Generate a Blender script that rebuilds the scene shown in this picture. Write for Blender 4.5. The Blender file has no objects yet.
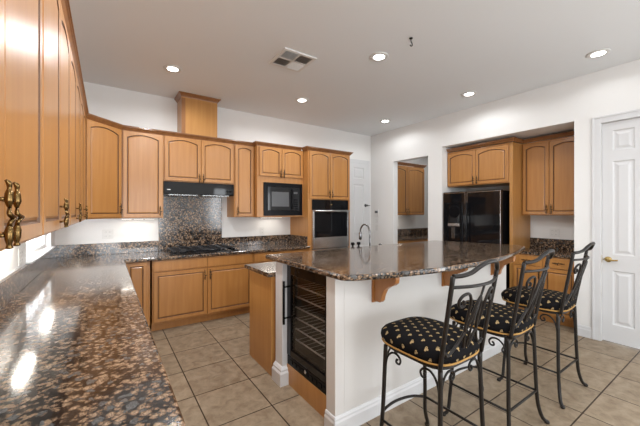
import bpy, bmesh, math, random
from mathutils import Vector, Matrix
random.seed(7)
PI = math.pi
SC = bpy.context.scene
COL = SC.collection

# ------------------------------------------------------------------ camera
cam_d = bpy.data.cameras.new('camera')
cam_d.lens = 309.6 / 640 * 36
cam_d.sensor_width = 36
cam_d.shift_y = -1.0 / 640
cam_d.clip_start = 0.02
cam = bpy.data.objects.new('camera', cam_d)
COL.objects.link(cam)
cam.location = (0, 0, 1.452)
cam.rotation_euler = (PI / 2, 0, -0.604)
SC.camera = cam

# ------------------------------------------------------------------ world, daylight and added fill, exposure
W = bpy.data.worlds.new('World')
SC.world = W
W.use_nodes = True
bg = W.node_tree.nodes['Background']
bg.inputs[0].default_value = (0.86, 0.93, 1.0, 1)
bg.inputs[1].default_value = 4.0
SC.view_settings.view_transform = 'Standard'
SC.view_settings.look = 'None'
SC.view_settings.gamma = 1
SC.view_settings.use_curve_mapping = False
SC.view_settings.exposure = -0.18


def area(name, loc, rot, sx, sy, power, color=(1, 1, 1)):
    l = bpy.data.lights.new(name, 'AREA')
    l.shape = 'RECTANGLE'
    l.size, l.size_y, l.energy, l.color = sx, sy, power, color
    o = bpy.data.objects.new(name, l)
    o.location, o.rotation_euler = loc, rot
    COL.objects.link(o)
    return o


# wide lamp is added rear fill; narrow one is daylight from the rear window
area('fill_rear_wide', (0.75, -4.60, 1.5), (math.radians(112), 0, 0), 2.1, 2.0, 100, (0.95, 0.98, 1.0))
area('daylight_rear_narrow', (4.02, -4.62, 1.62), (PI / 2, 0, 0), 0.58, 1.75, 20, (0.95, 0.98, 1.0))
# added fill lamps at invented glazed openings in the unseen side walls
area('fill_right_side', (4.86, -2.3, 1.25), (math.radians(116), 0, PI / 2), 2.4, 2.1, 105, (0.97, 0.98, 1.0))
area('fill_left_side', (-0.78, -2.3, 1.25), (math.radians(122), 0, -PI / 2), 2.4, 2.1, 45, (0.97, 0.98, 1.0))
# daylight at the low window in the left wall
area('daylight_left', (-0.70, 3.82, 1.21), (PI / 2, 0, -PI / 2), 1.2, 0.27, 16, (0.93, 0.97, 1.0))

CAN_W = 42
UNDER_W = 2.4

# ------------------------------------------------------------------ materials
M = {}


def new_mat(name):
    m = bpy.data.materials.new(name)
    m.use_nodes = True
    nt = m.node_tree
    return m, nt, nt.nodes['Principled BSDF']


def setp(b, **k):
    for key, v in k.items():
        b.inputs[key.replace('_', ' ')].default_value = v


def plain(key, color, rough=0.5, metal=0.0, coat=0.0, bump=0.0, bscale=200, spec=0.5):
    m, nt, b = new_mat(key)
    b.inputs['Base Color'].default_value = (*color, 1)
    b.inputs['Roughness'].default_value = rough
    b.inputs['Metallic'].default_value = metal
    b.inputs['Coat Weight'].default_value = coat
    b.inputs['Coat Roughness'].default_value = 0.08
    b.inputs['Specular IOR Level'].default_value = spec
    tc = nt.nodes.new('ShaderNodeTexCoord')
    n = nt.nodes.new('ShaderNodeTexNoise')
    n.inputs['Scale'].default_value = bscale
    nt.links.new(tc.outputs['Object'], n.inputs['Vector'])
    if bump:
        bp = nt.nodes.new('ShaderNodeBump')
        bp.inputs['Strength'].default_value = bump
        bp.inputs['Distance'].default_value = 0.002
        nt.links.new(n.outputs['Fac'], bp.inputs['Height'])
        nt.links.new(bp.outputs['Normal'], b.inputs['Normal'])
    else:
        r = nt.nodes.new('ShaderNodeMapRange')
        r.inputs['To Min'].default_value = max(0, rough - 0.03)
        r.inputs['To Max'].default_value = min(1, rough + 0.03)
        nt.links.new(n.outputs['Fac'], r.inputs['Value'])
        nt.links.new(r.outputs['Result'], b.inputs['Roughness'])
    M[key] = m
    return m


def emit(key, color, strength):
    m, nt, b = new_mat(key)
    b.inputs['Base Color'].default_value = (*color, 1)
    b.inputs['Emission Color'].default_value = (*color, 1)
    b.inputs['Emission Strength'].default_value = strength
    M[key] = m


def ramp(nt, stops):
    r = nt.nodes.new('ShaderNodeValToRGB')
    el = r.color_ramp.elements
    while len(el) < len(stops):
        el.new(0.5)
    for e, (p, c) in zip(el, stops):
        e.position = p
        e.color = (*c, 1)
    return r


def wood(key, c1, c2, c3, rough=0.32, coat=0.35, axis='z'):
    m, nt, b = new_mat(key)
    tc = nt.nodes.new('ShaderNodeTexCoord')
    mp = nt.nodes.new('ShaderNodeMapping')
    sc = {'z': (26, 26, 1.6), 'x': (1.6, 26, 26), 'y': (26, 1.6, 26)}[axis]
    mp.inputs['Scale'].default_value = sc
    oi = nt.nodes.new('ShaderNodeObjectInfo')
    add = nt.nodes.new('ShaderNodeVectorMath')
    add.operation = 'ADD'
    mul = nt.nodes.new('ShaderNodeVectorMath')
    mul.operation = 'SCALE'
    mul.inputs['Scale'].default_value = 13.7
    cmb = nt.nodes.new('ShaderNodeCombineXYZ')
    for i in range(3):
        nt.links.new(oi.outputs['Random'], cmb.inputs[i])
    nt.links.new(cmb.outputs[0], mul.inputs[0])
    nt.links.new(tc.outputs['Object'], add.inputs[0])
    nt.links.new(mul.outputs[0], add.inputs[1])
    nt.links.new(add.outputs[0], mp.inputs['Vector'])
    n = nt.nodes.new('ShaderNodeTexNoise')
    n.inputs['Scale'].default_value = 1.0
    n.inputs['Detail'].default_value = 5
    n.inputs['Distortion'].default_value = 0.4
    nt.links.new(mp.outputs[0], n.inputs['Vector'])
    r = ramp(nt, [(0.25, c1), (0.5, c2), (0.78, c3)])
    nt.links.new(n.outputs['Fac'], r.inputs[0])
    nt.links.new(r.outputs[0], b.inputs['Base Color'])
    b.inputs['Roughness'].default_value = rough
    b.inputs['Coat Weight'].default_value = coat
    b.inputs['Coat Roughness'].default_value = 0.12
    M[key] = m


def granite(key='granite'):
    m, nt, b = new_mat(key)
    L = nt.links.new
    tc = nt.nodes.new('ShaderNodeTexCoord')

    def noise(scale, detail, rough):
        n = nt.nodes.new('ShaderNodeTexNoise')
        n.inputs['Scale'].default_value = scale
        n.inputs['Detail'].default_value = detail
        n.inputs['Roughness'].default_value = rough
        L(tc.outputs['Object'], n.inputs['Vector'])
        return n

    def mad(a, k, c):
        q = nt.nodes.new('ShaderNodeMath')
        q.operation = 'MULTIPLY_ADD'
        L(a, q.inputs[0])
        q.inputs[1].default_value = k
        if isinstance(c, float):
            q.inputs[2].default_value = c
        else:
            L(c, q.inputs[2])
        return q.outputs[0]
    wob = noise(60, 4, 0.6)
    mixv = nt.nodes.new('ShaderNodeMix')
    mixv.data_type = 'VECTOR'
    mixv.inputs['Factor'].default_value = 0.016
    L(tc.outputs['Object'], mixv.inputs[4])
    L(wob.outputs['Color'], mixv.inputs[5])
    v = nt.nodes.new('ShaderNodeTexVoronoi')
    v.inputs['Scale'].default_value = 52
    v.inputs['Randomness'].default_value = 1.0
    L(mixv.outputs[1], v.inputs['Vector'])
    sep = nt.nodes.new('ShaderNodeSeparateColor')
    L(v.outputs['Color'], sep.inputs[0])
    n1 = noise(85, 6, 0.7)
    n2 = noise(14, 3, 0.5)
    a = mad(sep.outputs[0], 0.34, -0.16)
    a = mad(v.outputs['Distance'], -0.75, a)
    a = mad(n2.outputs['Fac'], 0.40, a)
    a = mad(n1.outputs['Fac'], 1.0, a)
    tint = ramp(nt, [(0.12, (0.008, 0.008, 0.009)), (0.24, (0.020, 0.016, 0.014)), (0.32, (0.085, 0.054, 0.036)), (0.43, (0.20, 0.128, 0.080)), (0.68, (0.345, 0.235, 0.155))])
    L(a, tint.inputs[0])
    # some crystals are grey
    gr = ramp(nt, [(0.88, (0, 0, 0)), (0.93, (1, 1, 1))])
    L(sep.outputs[1], gr.inputs[0])
    bw = nt.nodes.new('ShaderNodeMix')
    bw.data_type = 'RGBA'
    L(gr.outputs[0], bw.inputs[0])
    L(tint.outputs[0], bw.inputs[6])
    bw.inputs[7].default_value = (0.10, 0.098, 0.096, 1)
    # fine flecks
    fl = noise(330, 3, 0.6)
    fr = ramp(nt, [(0.38, (0.35, 0.35, 0.35)), (0.5, (1, 1, 1)), (0.64, (1.4, 1.38, 1.35))])
    L(fl.outputs['Fac'], fr.inputs[0])
    mx = nt.nodes.new('ShaderNodeMix')
    mx.data_type = 'RGBA'
    mx.blend_type = 'MULTIPLY'
    mx.inputs[0].default_value = 1
    L(bw.outputs[2], mx.inputs[6])
    L(fr.outputs[0], mx.inputs[7])
    L(mx.outputs[2], b.inputs['Base Color'])
    b.inputs['Roughness'].default_value = 0.12
    b.inputs['IOR'].default_value = 1.65
    b.inputs['Coat Weight'].default_value = 0.15
    b.inputs['Coat Roughness'].default_value = 0.03
    M[key] = m


def tile_floor():
    m, nt, b = new_mat('floor_tile')
    tc = nt.nodes.new('ShaderNodeTexCoord')
    mp = nt.nodes.new('ShaderNodeMapping')
    mp.inputs['Location'].default_value = (-0.572 + 0.4515 * 20, -2.118 + 0.4515 * 20, 0)
    nt.links.new(tc.outputs['Object'], mp.inputs['Vector'])
    br = nt.nodes.new('ShaderNodeTexBrick')
    br.offset = 0
    br.squash = 1
    br.inputs['Scale'].default_value = 1
    br.inputs['Brick Width'].default_value = 0.4515
    br.inputs['Row Height'].default_value = 0.4515
    br.inputs['Mortar Size'].default_value = 0.005
    br.inputs['Mortar Smooth'].default_value = 0.2
    br.inputs['Color1'].default_value = (0.93, 0.93, 0.93, 1)
    br.inputs['Color2'].default_value = (1.06, 1.05, 1.03, 1)
    br.inputs['Mortar'].default_value = (0.15, 0.115, 0.085, 1)
    nt.links.new(mp.outputs[0], br.inputs['Vector'])
    n = nt.nodes.new('ShaderNodeTexNoise')
    n.inputs['Scale'].default_value = 11
    n.inputs['Detail'].default_value = 9
    n.inputs['Roughness'].default_value = 0.68
    n.inputs['Distortion'].default_value = 0.5
    nt.links.new(tc.outputs['Object'], n.inputs['Vector'])
    r = ramp(nt, [(0.34, (0.225, 0.165, 0.110)), (0.5, (0.30, 0.232, 0.160)), (0.68, (0.38, 0.30, 0.215))])
    nt.links.new(n.outputs['Fac'], r.inputs[0])
    mx = nt.nodes.new('ShaderNodeMix')
    mx.data_type = 'RGBA'
    mx.blend_type = 'MULTIPLY'
    mx.inputs[0].default_value = 1
    nt.links.new(r.outputs[0], mx.inputs[6])
    nt.links.new(br.outputs['Color'], mx.inputs[7])
    nt.links.new(mx.outputs[2], b.inputs['Base Color'])
    b.inputs['Roughness'].default_value = 0.5
    b.inputs['Specular IOR Level'].default_value = 0.3
    bp = nt.nodes.new('ShaderNodeBump')
    bp.invert = True
    bp.inputs['Strength'].default_value = 0.5
    bp.inputs['Distance'].default_value = 0.003
    nt.links.new(br.outputs['Fac'], bp.inputs['Height'])
    nt.links.new(bp.outputs['Normal'], b.inputs['Normal'])
    M['floor_tile'] = m


def fabric():
    m, nt, b = new_mat('stool_fabric')
    uv = nt.nodes.new('ShaderNodeUVMap')
    uv.uv_map = 'UVMap'

    def math_(op, a, c=None):
        q = nt.nodes.new('ShaderNodeMath')
        q.operation = op
        for i, s in enumerate((a, c)):
            if s is None:
                continue
            if isinstance(s, (int, float)):
                q.inputs[i].default_value = s
            else:
                nt.links.new(s, q.inputs[i])
        return q.outputs[0]
    sep = nt.nodes.new('ShaderNodeSeparateXYZ')
    nt.links.new(uv.outputs[0], sep.inputs[0])
    u = math_('DIVIDE', sep.outputs[0], 0.062)
    v = math_('DIVIDE', sep.outputs[1], 0.042)
    row = math_('FLOOR', v)
    odd = math_('MODULO', math_('ABSOLUTE', row), 2)
    u2 = math_('ADD', u, math_('MULTIPLY', odd, 0.5))
    fx = math_('MULTIPLY', math_('SUBTRACT', math_('FRACT', u2), 0.5), 0.062)
    fy = math_('MULTIPLY', math_('SUBTRACT', math_('FRACT', v), 0.5), 0.042)

    def disc(cx, cy, r, sx=1.0):
        a = math_('DIVIDE', math_('SUBTRACT', fx, cx), sx)
        c = math_('SUBTRACT', fy, cy)
        d = math_('SQRT', math_('ADD', math_('MULTIPLY', a, a), math_('MULTIPLY', c, c)))
        return math_('LESS_THAN', d, r)
    body = math_('MAXIMUM', disc(-0.0035, 0.003, 0.0052), disc(0.0045, 0.0025, 0.006))
    tail = disc(0.001, -0.005, 0.005, 0.8)
    mask = math_('MAXIMUM', body, tail)
    hole = disc(0.005, 0.0035, 0.0022)
    mask = math_('SUBTRACT', mask, hole)
    mx = nt.nodes.new('ShaderNodeMix')
    mx.data_type = 'RGBA'
    nt.links.new(mask, mx.inputs[0])
    mx.inputs[6].default_value = (0.007, 0.0065, 0.007, 1)
    mx.inputs[7].default_value = (0.34, 0.24, 0.12, 1)
    nt.links.new(mx.outputs[2], b.inputs['Base Color'])
    b.inputs['Roughness'].default_value = 0.75
    b.inputs['Specular IOR Level'].default_value = 0.06
    M['stool_fabric'] = m


def glass(key, tint=(1, 1, 1), ior=1.5):
    """thin pane: tinted see-through mixed with mirror reflection by fresnel"""
    m, nt, b = new_mat(key)
    nt.nodes.remove(b)
    out = nt.nodes['Material Output']
    tr = nt.nodes.new('ShaderNodeBsdfTransparent')
    tr.inputs[0].default_value = (*tint, 1)
    gl = nt.nodes.new('ShaderNodeBsdfGlossy')
    gl.inputs['Roughness'].default_value = 0.02
    lw = nt.nodes.new('ShaderNodeLayerWeight')
    lw.inputs[0].default_value = 0.5
    pw = nt.nodes.new('ShaderNodeMath')
    pw.operation = 'POWER'
    nt.links.new(lw.outputs['Facing'], pw.inputs[0])
    pw.inputs[1].default_value = 5
    f0 = ((ior - 1) / (ior + 1)) ** 2
    fr = nt.nodes.new('ShaderNodeMath')
    fr.operation = 'MULTIPLY_ADD'
    nt.links.new(pw.outputs[0], fr.inputs[0])
    fr.inputs[1].default_value = 1 - f0
    fr.inputs[2].default_value = f0
    mx = nt.nodes.new('ShaderNodeMixShader')
    nt.links.new(fr.outputs[0], mx.inputs[0])
    nt.links.new(tr.outputs[0], mx.inputs[1])
    nt.links.new(gl.outputs[0], mx.inputs[2])
    nt.links.new(mx.outputs[0], out.inputs[0])
    M[key] = m


plain('wall_paint', (0.76, 0.75, 0.735), 0.85, bump=0.15, bscale=260)
plain('ceiling_paint', (0.78, 0.80, 0.815), 0.9, bump=0.2, bscale=180)
plain('white_trim', (0.63, 0.63, 0.635), 0.38)
plain('island_paint', (0.62, 0.60, 0.575), 0.6, bump=0.1, bscale=150)
plain('black_gloss', (0.006, 0.006, 0.007), 0.05, spec=0.35)
plain('black_satin', (0.005, 0.005, 0.006), 0.25, spec=0.12)
plain('black_iron', (0.013, 0.010, 0.008), 0.42, spec=0.3)
plain('cast_iron', (0.012, 0.013, 0.016), 0.35)
plain('steel', (0.58, 0.58, 0.58), 0.26, metal=1)
plain('chrome', (0.22, 0.22, 0.225), 0.2, metal=1)
plain('bronze', (0.17, 0.105, 0.04), 0.22, metal=1)
plain('dark_bronze', (0.085, 0.055, 0.03), 0.34, metal=0.9)
plain('brass', (0.55, 0.40, 0.16), 0.25, metal=1)
plain('piping', (0.42, 0.22, 0.05), 0.6)
plain('plastic_white', (0.70, 0.69, 0.67), 0.4)
plain('grey_plastic', (0.07, 0.07, 0.073), 0.3)
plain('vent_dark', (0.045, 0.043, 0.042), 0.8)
plain('toe_dark', (0.22, 0.115, 0.045), 0.5)
plain('groove', (0.11, 0.045, 0.015), 0.4)
plain('wire', (0.65, 0.65, 0.65), 0.4)
plain('cooler_inside', (0.08, 0.075, 0.07), 0.5)
wood('maple', (0.375, 0.160, 0.041), (0.415, 0.185, 0.050), (0.46, 0.214, 0.063), 0.34, 0.14)
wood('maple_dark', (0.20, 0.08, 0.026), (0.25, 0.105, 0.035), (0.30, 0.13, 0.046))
wood('corbel_wood', (0.30, 0.115, 0.03), (0.35, 0.14, 0.037), (0.40, 0.165, 0.047), 0.34, 0.2)
wood('maple_panel', (0.39, 0.175, 0.045), (0.43, 0.205, 0.056), (0.475, 0.235, 0.070), 0.34, 0.2)
granite('granite')
tile_floor()
fabric()
glass('clear_glass')
glass('smoke_glass', (0.80, 0.78, 0.76), 1.6)
emit('can_glow', (1.0, 0.97, 0.92), 14)
emit('under_glow', (1.0, 0.93, 0.82), 9)
emit('under_dim', (1.0, 0.93, 0.82), 2)


# ------------------------------------------------------------------ mesh helpers
def box(bm, x0, x1, y0, y1, z0, z1, bev=0.0, mi=0):
    b2 = bmesh.new()
    vs = [b2.verts.new((x, y, z)) for z in (z0, z1) for y in (y0, y1) for x in (x0, x1)]
    for f in ((0, 2, 3, 1), (4, 5, 7, 6), (0, 1, 5, 4), (2, 6, 7, 3), (0, 4, 6, 2), (1, 3, 7, 5)):
        b2.faces.new([vs[i] for i in f])
    if bev:
        bmesh.ops.bevel(b2, geom=b2.edges[:], offset=bev, segments=2, affect='EDGES', profile=0.6)
    merge(bm, b2, mi)


def merge(bm, b2, mi=None, mtx=None):
    if mtx is not None:
        b2.transform(mtx)
    mp = {v: bm.verts.new(v.co) for v in b2.verts}
    for f in b2.faces:
        try:
            nf = bm.faces.new([mp[v] for v in f.verts])
            nf.material_index = f.material_index if mi is None else mi
            nf.smooth = f.smooth
        except ValueError:
            pass
    b2.free()


def prism(bm, pts, axis, a, b, bev=0.0, mi=0):
    """extrude a 2D outline along an axis; pts are the two other coordinates in xyz order"""
    def P(p, t):
        if axis == 'x':
            return (t, p[0], p[1])
        if axis == 'y':
            return (p[0], t, p[1])
        return (p[0], p[1], t)
    b2 = bmesh.new()
    lo = [b2.verts.new(P(p, a)) for p in pts]
    hi = [b2.verts.new(P(p, b)) for p in pts]
    n = len(pts)
    b2.faces.new(lo)
    b2.faces.new(hi[::-1])
    for i in range(n):
        b2.faces.new((lo[i], hi[i], hi[(i + 1) % n], lo[(i + 1) % n]))
    bmesh.ops.recalc_face_normals(b2, faces=b2.faces[:])
    if bev:
        es = [e for e in b2.edges if (e.verts[0] in lo) == (e.verts[1] in lo)]
        bmesh.ops.bevel(b2, geom=es, offset=bev, segments=3, affect='EDGES', profile=0.5)
    merge(bm, b2, mi)


def smooth_path(pts, n=6):
    """Catmull-Rom through the points"""
    P = [Vector(p) for p in pts]
    P = [P[0] * 2 - P[1]] + P + [P[-1] * 2 - P[-2]]
    out = []
    for i in range(1, len(P) - 2):
        for k in range(n):
            t = k / n
            a, b, c, d = P[i - 1], P[i], P[i + 1], P[i + 2]
            out.append(0.5 * ((2 * b) + (c - a) * t + (2 * a - 5 * b + 4 * c - d) * t * t + (3 * b - a - 3 * c + d) * t ** 3))
    out.append(P[-2])
    return out


def tube(bm, pts, r, seg=8, mi=0, cap=True):
    pts = [Vector(p) for p in pts]
    n = len(pts)
    rs = r if isinstance(r, (list, tuple)) else [r] * n
    tan = []
    for i in range(n):
        d = pts[min(i + 1, n - 1)] - pts[max(i - 1, 0)]
        tan.append(d.normalized() if d.length > 1e-9 else Vector((0, 0, 1)))
    up = Vector((0, 0, 1)) if abs(tan[0].z) < 0.9 else Vector((1, 0, 0))
    u = tan[0].cross(up).normalized()
    rings = []
    for i in range(n):
        u = (u - tan[i] * u.dot(tan[i]))
        if u.length < 1e-6:
            u = tan[i].orthogonal()
        u.normalize()
        w = tan[i].cross(u)
        rings.append([bm.verts.new(pts[i] + (u * math.cos(2 * PI * k / seg) + w * math.sin(2 * PI * k / seg)) * rs[i]) for k in range(seg)])
    for i in range(n - 1):
        for k in range(seg):
            f = bm.faces.new((rings[i][k], rings[i][(k + 1) % seg], rings[i + 1][(k + 1) % seg], rings[i + 1][k]))
            f.smooth = True
            f.material_index = mi
    if cap:
        for f in (bm.faces.new(rings[0][::-1]), bm.faces.new(rings[-1])):
            f.material_index = mi


def lathe(bm, prof, c=(0, 0, 0), axis='z', seg=24, mi=0):
    """prof: (radius, height) pairs"""
    c = Vector(c)
    rings = []
    for r, h in prof:
        ring = []
        for k in range(seg):
            a = 2 * PI * k / seg
            p = {'z': (r * math.cos(a), r * math.sin(a), h), 'x': (h, r * math.cos(a), r * math.sin(a)),
                 'y': (r * math.sin(a), h, r * math.cos(a))}[axis]
            ring.append(bm.verts.new(c + Vector(p)))
        rings.append(ring)
    for i in range(len(rings) - 1):
        for k in range(seg):
            f = bm.faces.new((rings[i][k], rings[i][(k + 1) % seg], rings[i + 1][(k + 1) % seg], rings[i + 1][k]))
            f.smooth = True
            f.material_index = mi
    for f in (bm.faces.new(rings[0][::-1]), bm.faces.new(rings[-1])):
        f.material_index = mi


def molding(bm, path, prof, mi=0):
    """sweep a profile (out, z) along a plan polyline; 'out' is to the right of travel"""
    P = [Vector((p[0], p[1])) for p in path]
    n = len(P)
    rows = []
    for i in range(n):
        d0 = (P[i] - P[i - 1]).normalized() if i else None
        d1 = (P[i + 1] - P[i]).normalized() if i < n - 1 else None
        n0 = Vector((d0.y, -d0.x)) if d0 else None
        n1 = Vector((d1.y, -d1.x)) if d1 else None
        if n0 and n1:
            m = (n0 + n1).normalized()
            m = m / m.dot(n0)
        else:
            m = n0 or n1
        rows.append([bm.verts.new((P[i].x + m.x * o, P[i].y + m.y * o, z)) for o, z in prof])
    k = len(prof)
    for i in range(n - 1):
        for j in range(k):
            f = bm.faces.new((rows[i][j], rows[i + 1][j], rows[i + 1][(j + 1) % k], rows[i][(j + 1) % k]))
            f.material_index = mi
    bm.faces.new(rows[0])
    bm.faces.new(rows[-1][::-1])


def obj(name, bm, mat, parent=None, loc=None, rotz=0.0, auto=True, bevel=0.0):
    if auto:
        bmesh.ops.recalc_face_normals(bm, faces=bm.faces[:])
    me = bpy.data.meshes.new(name)
    bm.to_mesh(me)
    bm.free()
    for m in (mat if isinstance(mat, (list, tuple)) else [mat]):
        me.materials.append(M[m])
    o = bpy.data.objects.new(name, me)
    COL.objects.link(o)
    if parent:
        o.parent = parent
    if loc:
        o.location = loc
    if rotz:
        o.rotation_euler = (0, 0, rotz)
    if bevel:
        md = o.modifiers.new('bevel', 'BEVEL')
        md.width = bevel
        md.segments = 2
        md.limit_method = 'ANGLE'
    return o


def thing(name, label, cat, loc=(0, 0, 0), rotz=0.0, group=None):
    o = bpy.data.objects.new(name, None)
    o.empty_display_size = 0.1
    COL.objects.link(o)
    o.location = loc
    o.rotation_euler = (0, 0, rotz)
    tag(o, label, cat, group)
    return o


def tag(o, label, cat, group=None):
    o['label'] = label
    o['category'] = cat
    if group:
        o['group'] = group
    return o


def struct(name, bm, mat, parent=None, **k):
    o = obj(name, bm, mat, parent, **k)
    if not parent:
        o['kind'] = 'structure'
    return o


def copy_tree(o, parent=None):
    c = o.copy()
    COL.objects.link(c)
    if parent:
        c.parent = parent
    for ch in list(o.children):
        copy_tree(ch, c)
    return c


def B():
    return bmesh.new()


def bx(name, mat, parent, *a, **k):
    bm = B()
    box(bm, *a, bev=k.pop('bev', 0.0))
    return obj(name, bm, mat, parent, **k)


# ------------------------------------------------------------------ room dimensions
XL, XR, YB, YR, ZC = -0.50, 4.588, 4.766, -4.5, 3.05
RT = 0.12                                  # thickness of the right wall
AX, AY0, AY1, AZ = 5.31, 1.316, 3.083, 2.535      # fridge alcove
PY0, PY1, PZ, PX = 3.353, 4.139, 2.43, 6.55       # pantry doorway and far wall
D1Y0, D1Y1, DZ = 0.45, 1.071, 2.45               # white door in the right wall

bm = B(); box(bm, XL - 0.2, PX + 0.15, YR - 0.15, YB + 0.15, -0.1, 0)
struct('floor', bm, 'floor_tile')
bm = B(); box(bm, XL - 0.2, PX + 0.15, YR - 0.15, YB + 0.15, ZC, ZC + 0.1)
struct('ceiling', bm, 'ceiling_paint')
WY0, WY1, WZ0, WZ1 = 3.20, 4.46, 1.075, 1.355
bm = B()
for a in ((YR, -3.55, 0, ZC), (-1.05, WY0, 0, ZC), (-3.55, -1.05, 2.45, ZC), (WY1, YB, 0, ZC), (WY0, WY1, 0, WZ0), (WY0, WY1, WZ1, ZC)):
    box(bm, XL - 0.15, XL, *a)
struct('wall_left', bm, 'wall_paint')
bm = B(); box(bm, XL - 0.15, PX + 0.15, YB, YB + 0.15, 0, ZC)
struct('wall_back', bm, 'wall_paint')
bm = B()
for y0, y1, z0, z1 in ((YR, -3.55, 0, ZC), (-3.55, -1.05, 2.45, ZC), (-1.05, D1Y0, 0, ZC), (D1Y0, D1Y1, DZ, ZC), (D1Y1, AY0, 0, ZC), (AY0, AY1, AZ, ZC),
                       (AY1, PY0, 0, ZC), (PY0, PY1, PZ, ZC), (PY1, YB, 0, ZC)):
    box(bm, XR, XR + RT, y0, y1, z0, z1)
struct('wall_right', bm, 'wall_paint')
bm = B()
box(bm, AX, AX + 0.1, AY0 - 0.1, AY1 + 0.1, 0, AZ + 0.1)
box(bm, XR + RT, AX, AY0 - 0.1, AY0, 0, AZ)
box(bm, XR + RT, AX, AY1, AY1 + 0.1, 0, AZ)
box(bm, XR + RT, AX, AY0 - 0.1, AY1 + 0.1, AZ, AZ + 0.1)
struct('wall_alcove', bm, 'wall_paint')
bm = B()
box(bm, PX, PX + 0.1, 3.1, YB, 0, ZC)
box(bm, AX + 0.1, PX, 3.1, 3.2, 0, ZC)
struct('wall_pantry', bm, 'wall_paint')
bm = B()
wins = ((-0.30, 1.80, 0.4, 2.6), (3.72, 4.31, 0.74, 2.5))  # wide opening is added to let in fill light; narrow one is real
for x0, x1, z0, z1 in ((XL - .15, -0.30, 0, ZC), (-0.30, 1.80, 0, 0.4), (-0.30, 1.80, 2.6, ZC), (1.80, 3.72, 0, ZC),
                       (3.72, 4.31, 0, 0.74), (3.72, 4.31, 2.5, ZC), (4.31, XR + RT, 0, ZC)):
    box(bm, x0, x1, YR - 0.12, YR, z0, z1)
struct('wall_rear', bm, 'wall_paint')
for i, (x0, x1, z0, z1) in enumerate(wins):
    bm = B()
    for a in ((x0, x0 + .05, z0, z1), (x1 - .05, x1, z0, z1), (x0 + .05, x1 - .05, z0, z0 + .05), (x0 + .05, x1 - .05, z1 - .05, z1)):
        box(bm, a[0], a[1], YR - 0.07, YR - 0.02, a[2], a[3])
    if i == 0:
        box(bm, 0.725, 0.775, YR - .065, YR - .025, z0 + .05, z1 - .05)
    struct('window_%d' % (i + 2), bm, 'white_trim')
for i, x in enumerate((XL - 0.10, XR + 0.05)):  # unseen glazed side openings, added to bring in more light
    bm = B()
    for y0, y1, z0, z1 in ((-3.55, -3.47, 0, 2.45), (-1.13, -1.05, 0, 2.45), (-2.34, -2.26, 0, 2.45), (-3.47, -2.34, 2.37, 2.45), (-2.26, -1.13, 2.37, 2.45)):
        box(bm, x, x + 0.05, y0, y1, z0, z1)
    struct('window_%d' % (i + 4), bm, 'white_trim')

# low window in the left wall, between the backsplash and the upper cabinets
bm = B()
x0, x1 = XL - 0.11, XL - 0.05
for y0, y1, z0, z1 in ((WY0, WY0 + .035, WZ0, WZ1), (WY1 - .035, WY1, WZ0, WZ1), (WY0 + .035, WY1 - .035, WZ0, WZ0 + .03),
                       (WY0 + .035, WY1 - .035, WZ1 - .03, WZ1), (3.60, 3.63, WZ0 + .03, WZ1 - .03), (4.03, 4.06, WZ0 + .03, WZ1 - .03)):
    box(bm, x0, x1, y0, y1, z0, z1)
win = struct('window_1', bm, 'white_trim')
bm = B(); box(bm, XL - 0.085, XL - 0.08, WY0 + .03, WY1 - .03, WZ0 + .025, WZ1 - .025)
obj('pane', bm, 'clear_glass', win)

# baseboards
BASEP = [(0, 0), (0.016, 0), (0.016, 0.085), (0.011, 0.098), (0.011, 0.11), (0.006, 0.122), (0, 0.125)]
bm = B()
molding(bm, [(XR, PY0 - .002), (XR, AY1 + .002)], BASEP)
molding(bm, [(XR, AY0 - .002), (XR, D1Y1 + 0.08)], BASEP)
molding(bm, [(XR, D1Y0 - 0.08), (XR, -1.04)], BASEP)
struct('baseboard_right', bm, 'white_trim')

# casings
def casing(name, y0, y1, z1):
    bm = B()
    w = 0.078
    for a in ((y0 - w, y0, 0, z1 + w), (y1, y1 + w, 0, z1 + w), (y0, y1, z1, z1 + w)):
        box(bm, XR - 0.014, XR, *a)
        # raised outer bead
    for a in ((y0 - w, y0 - w + .02, 0, z1 + w), (y1 + w - .02, y1 + w, 0, z1 + w), (y0 - w + .02, y1 + w - .02, z1 + w - .02, z1 + w)):
        box(bm, XR - 0.022, XR - 0.014, *a)
    return struct(name, bm, 'white_trim', bevel=0.003)


casing('trim_1', D1Y0, D1Y1, DZ)


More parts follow.
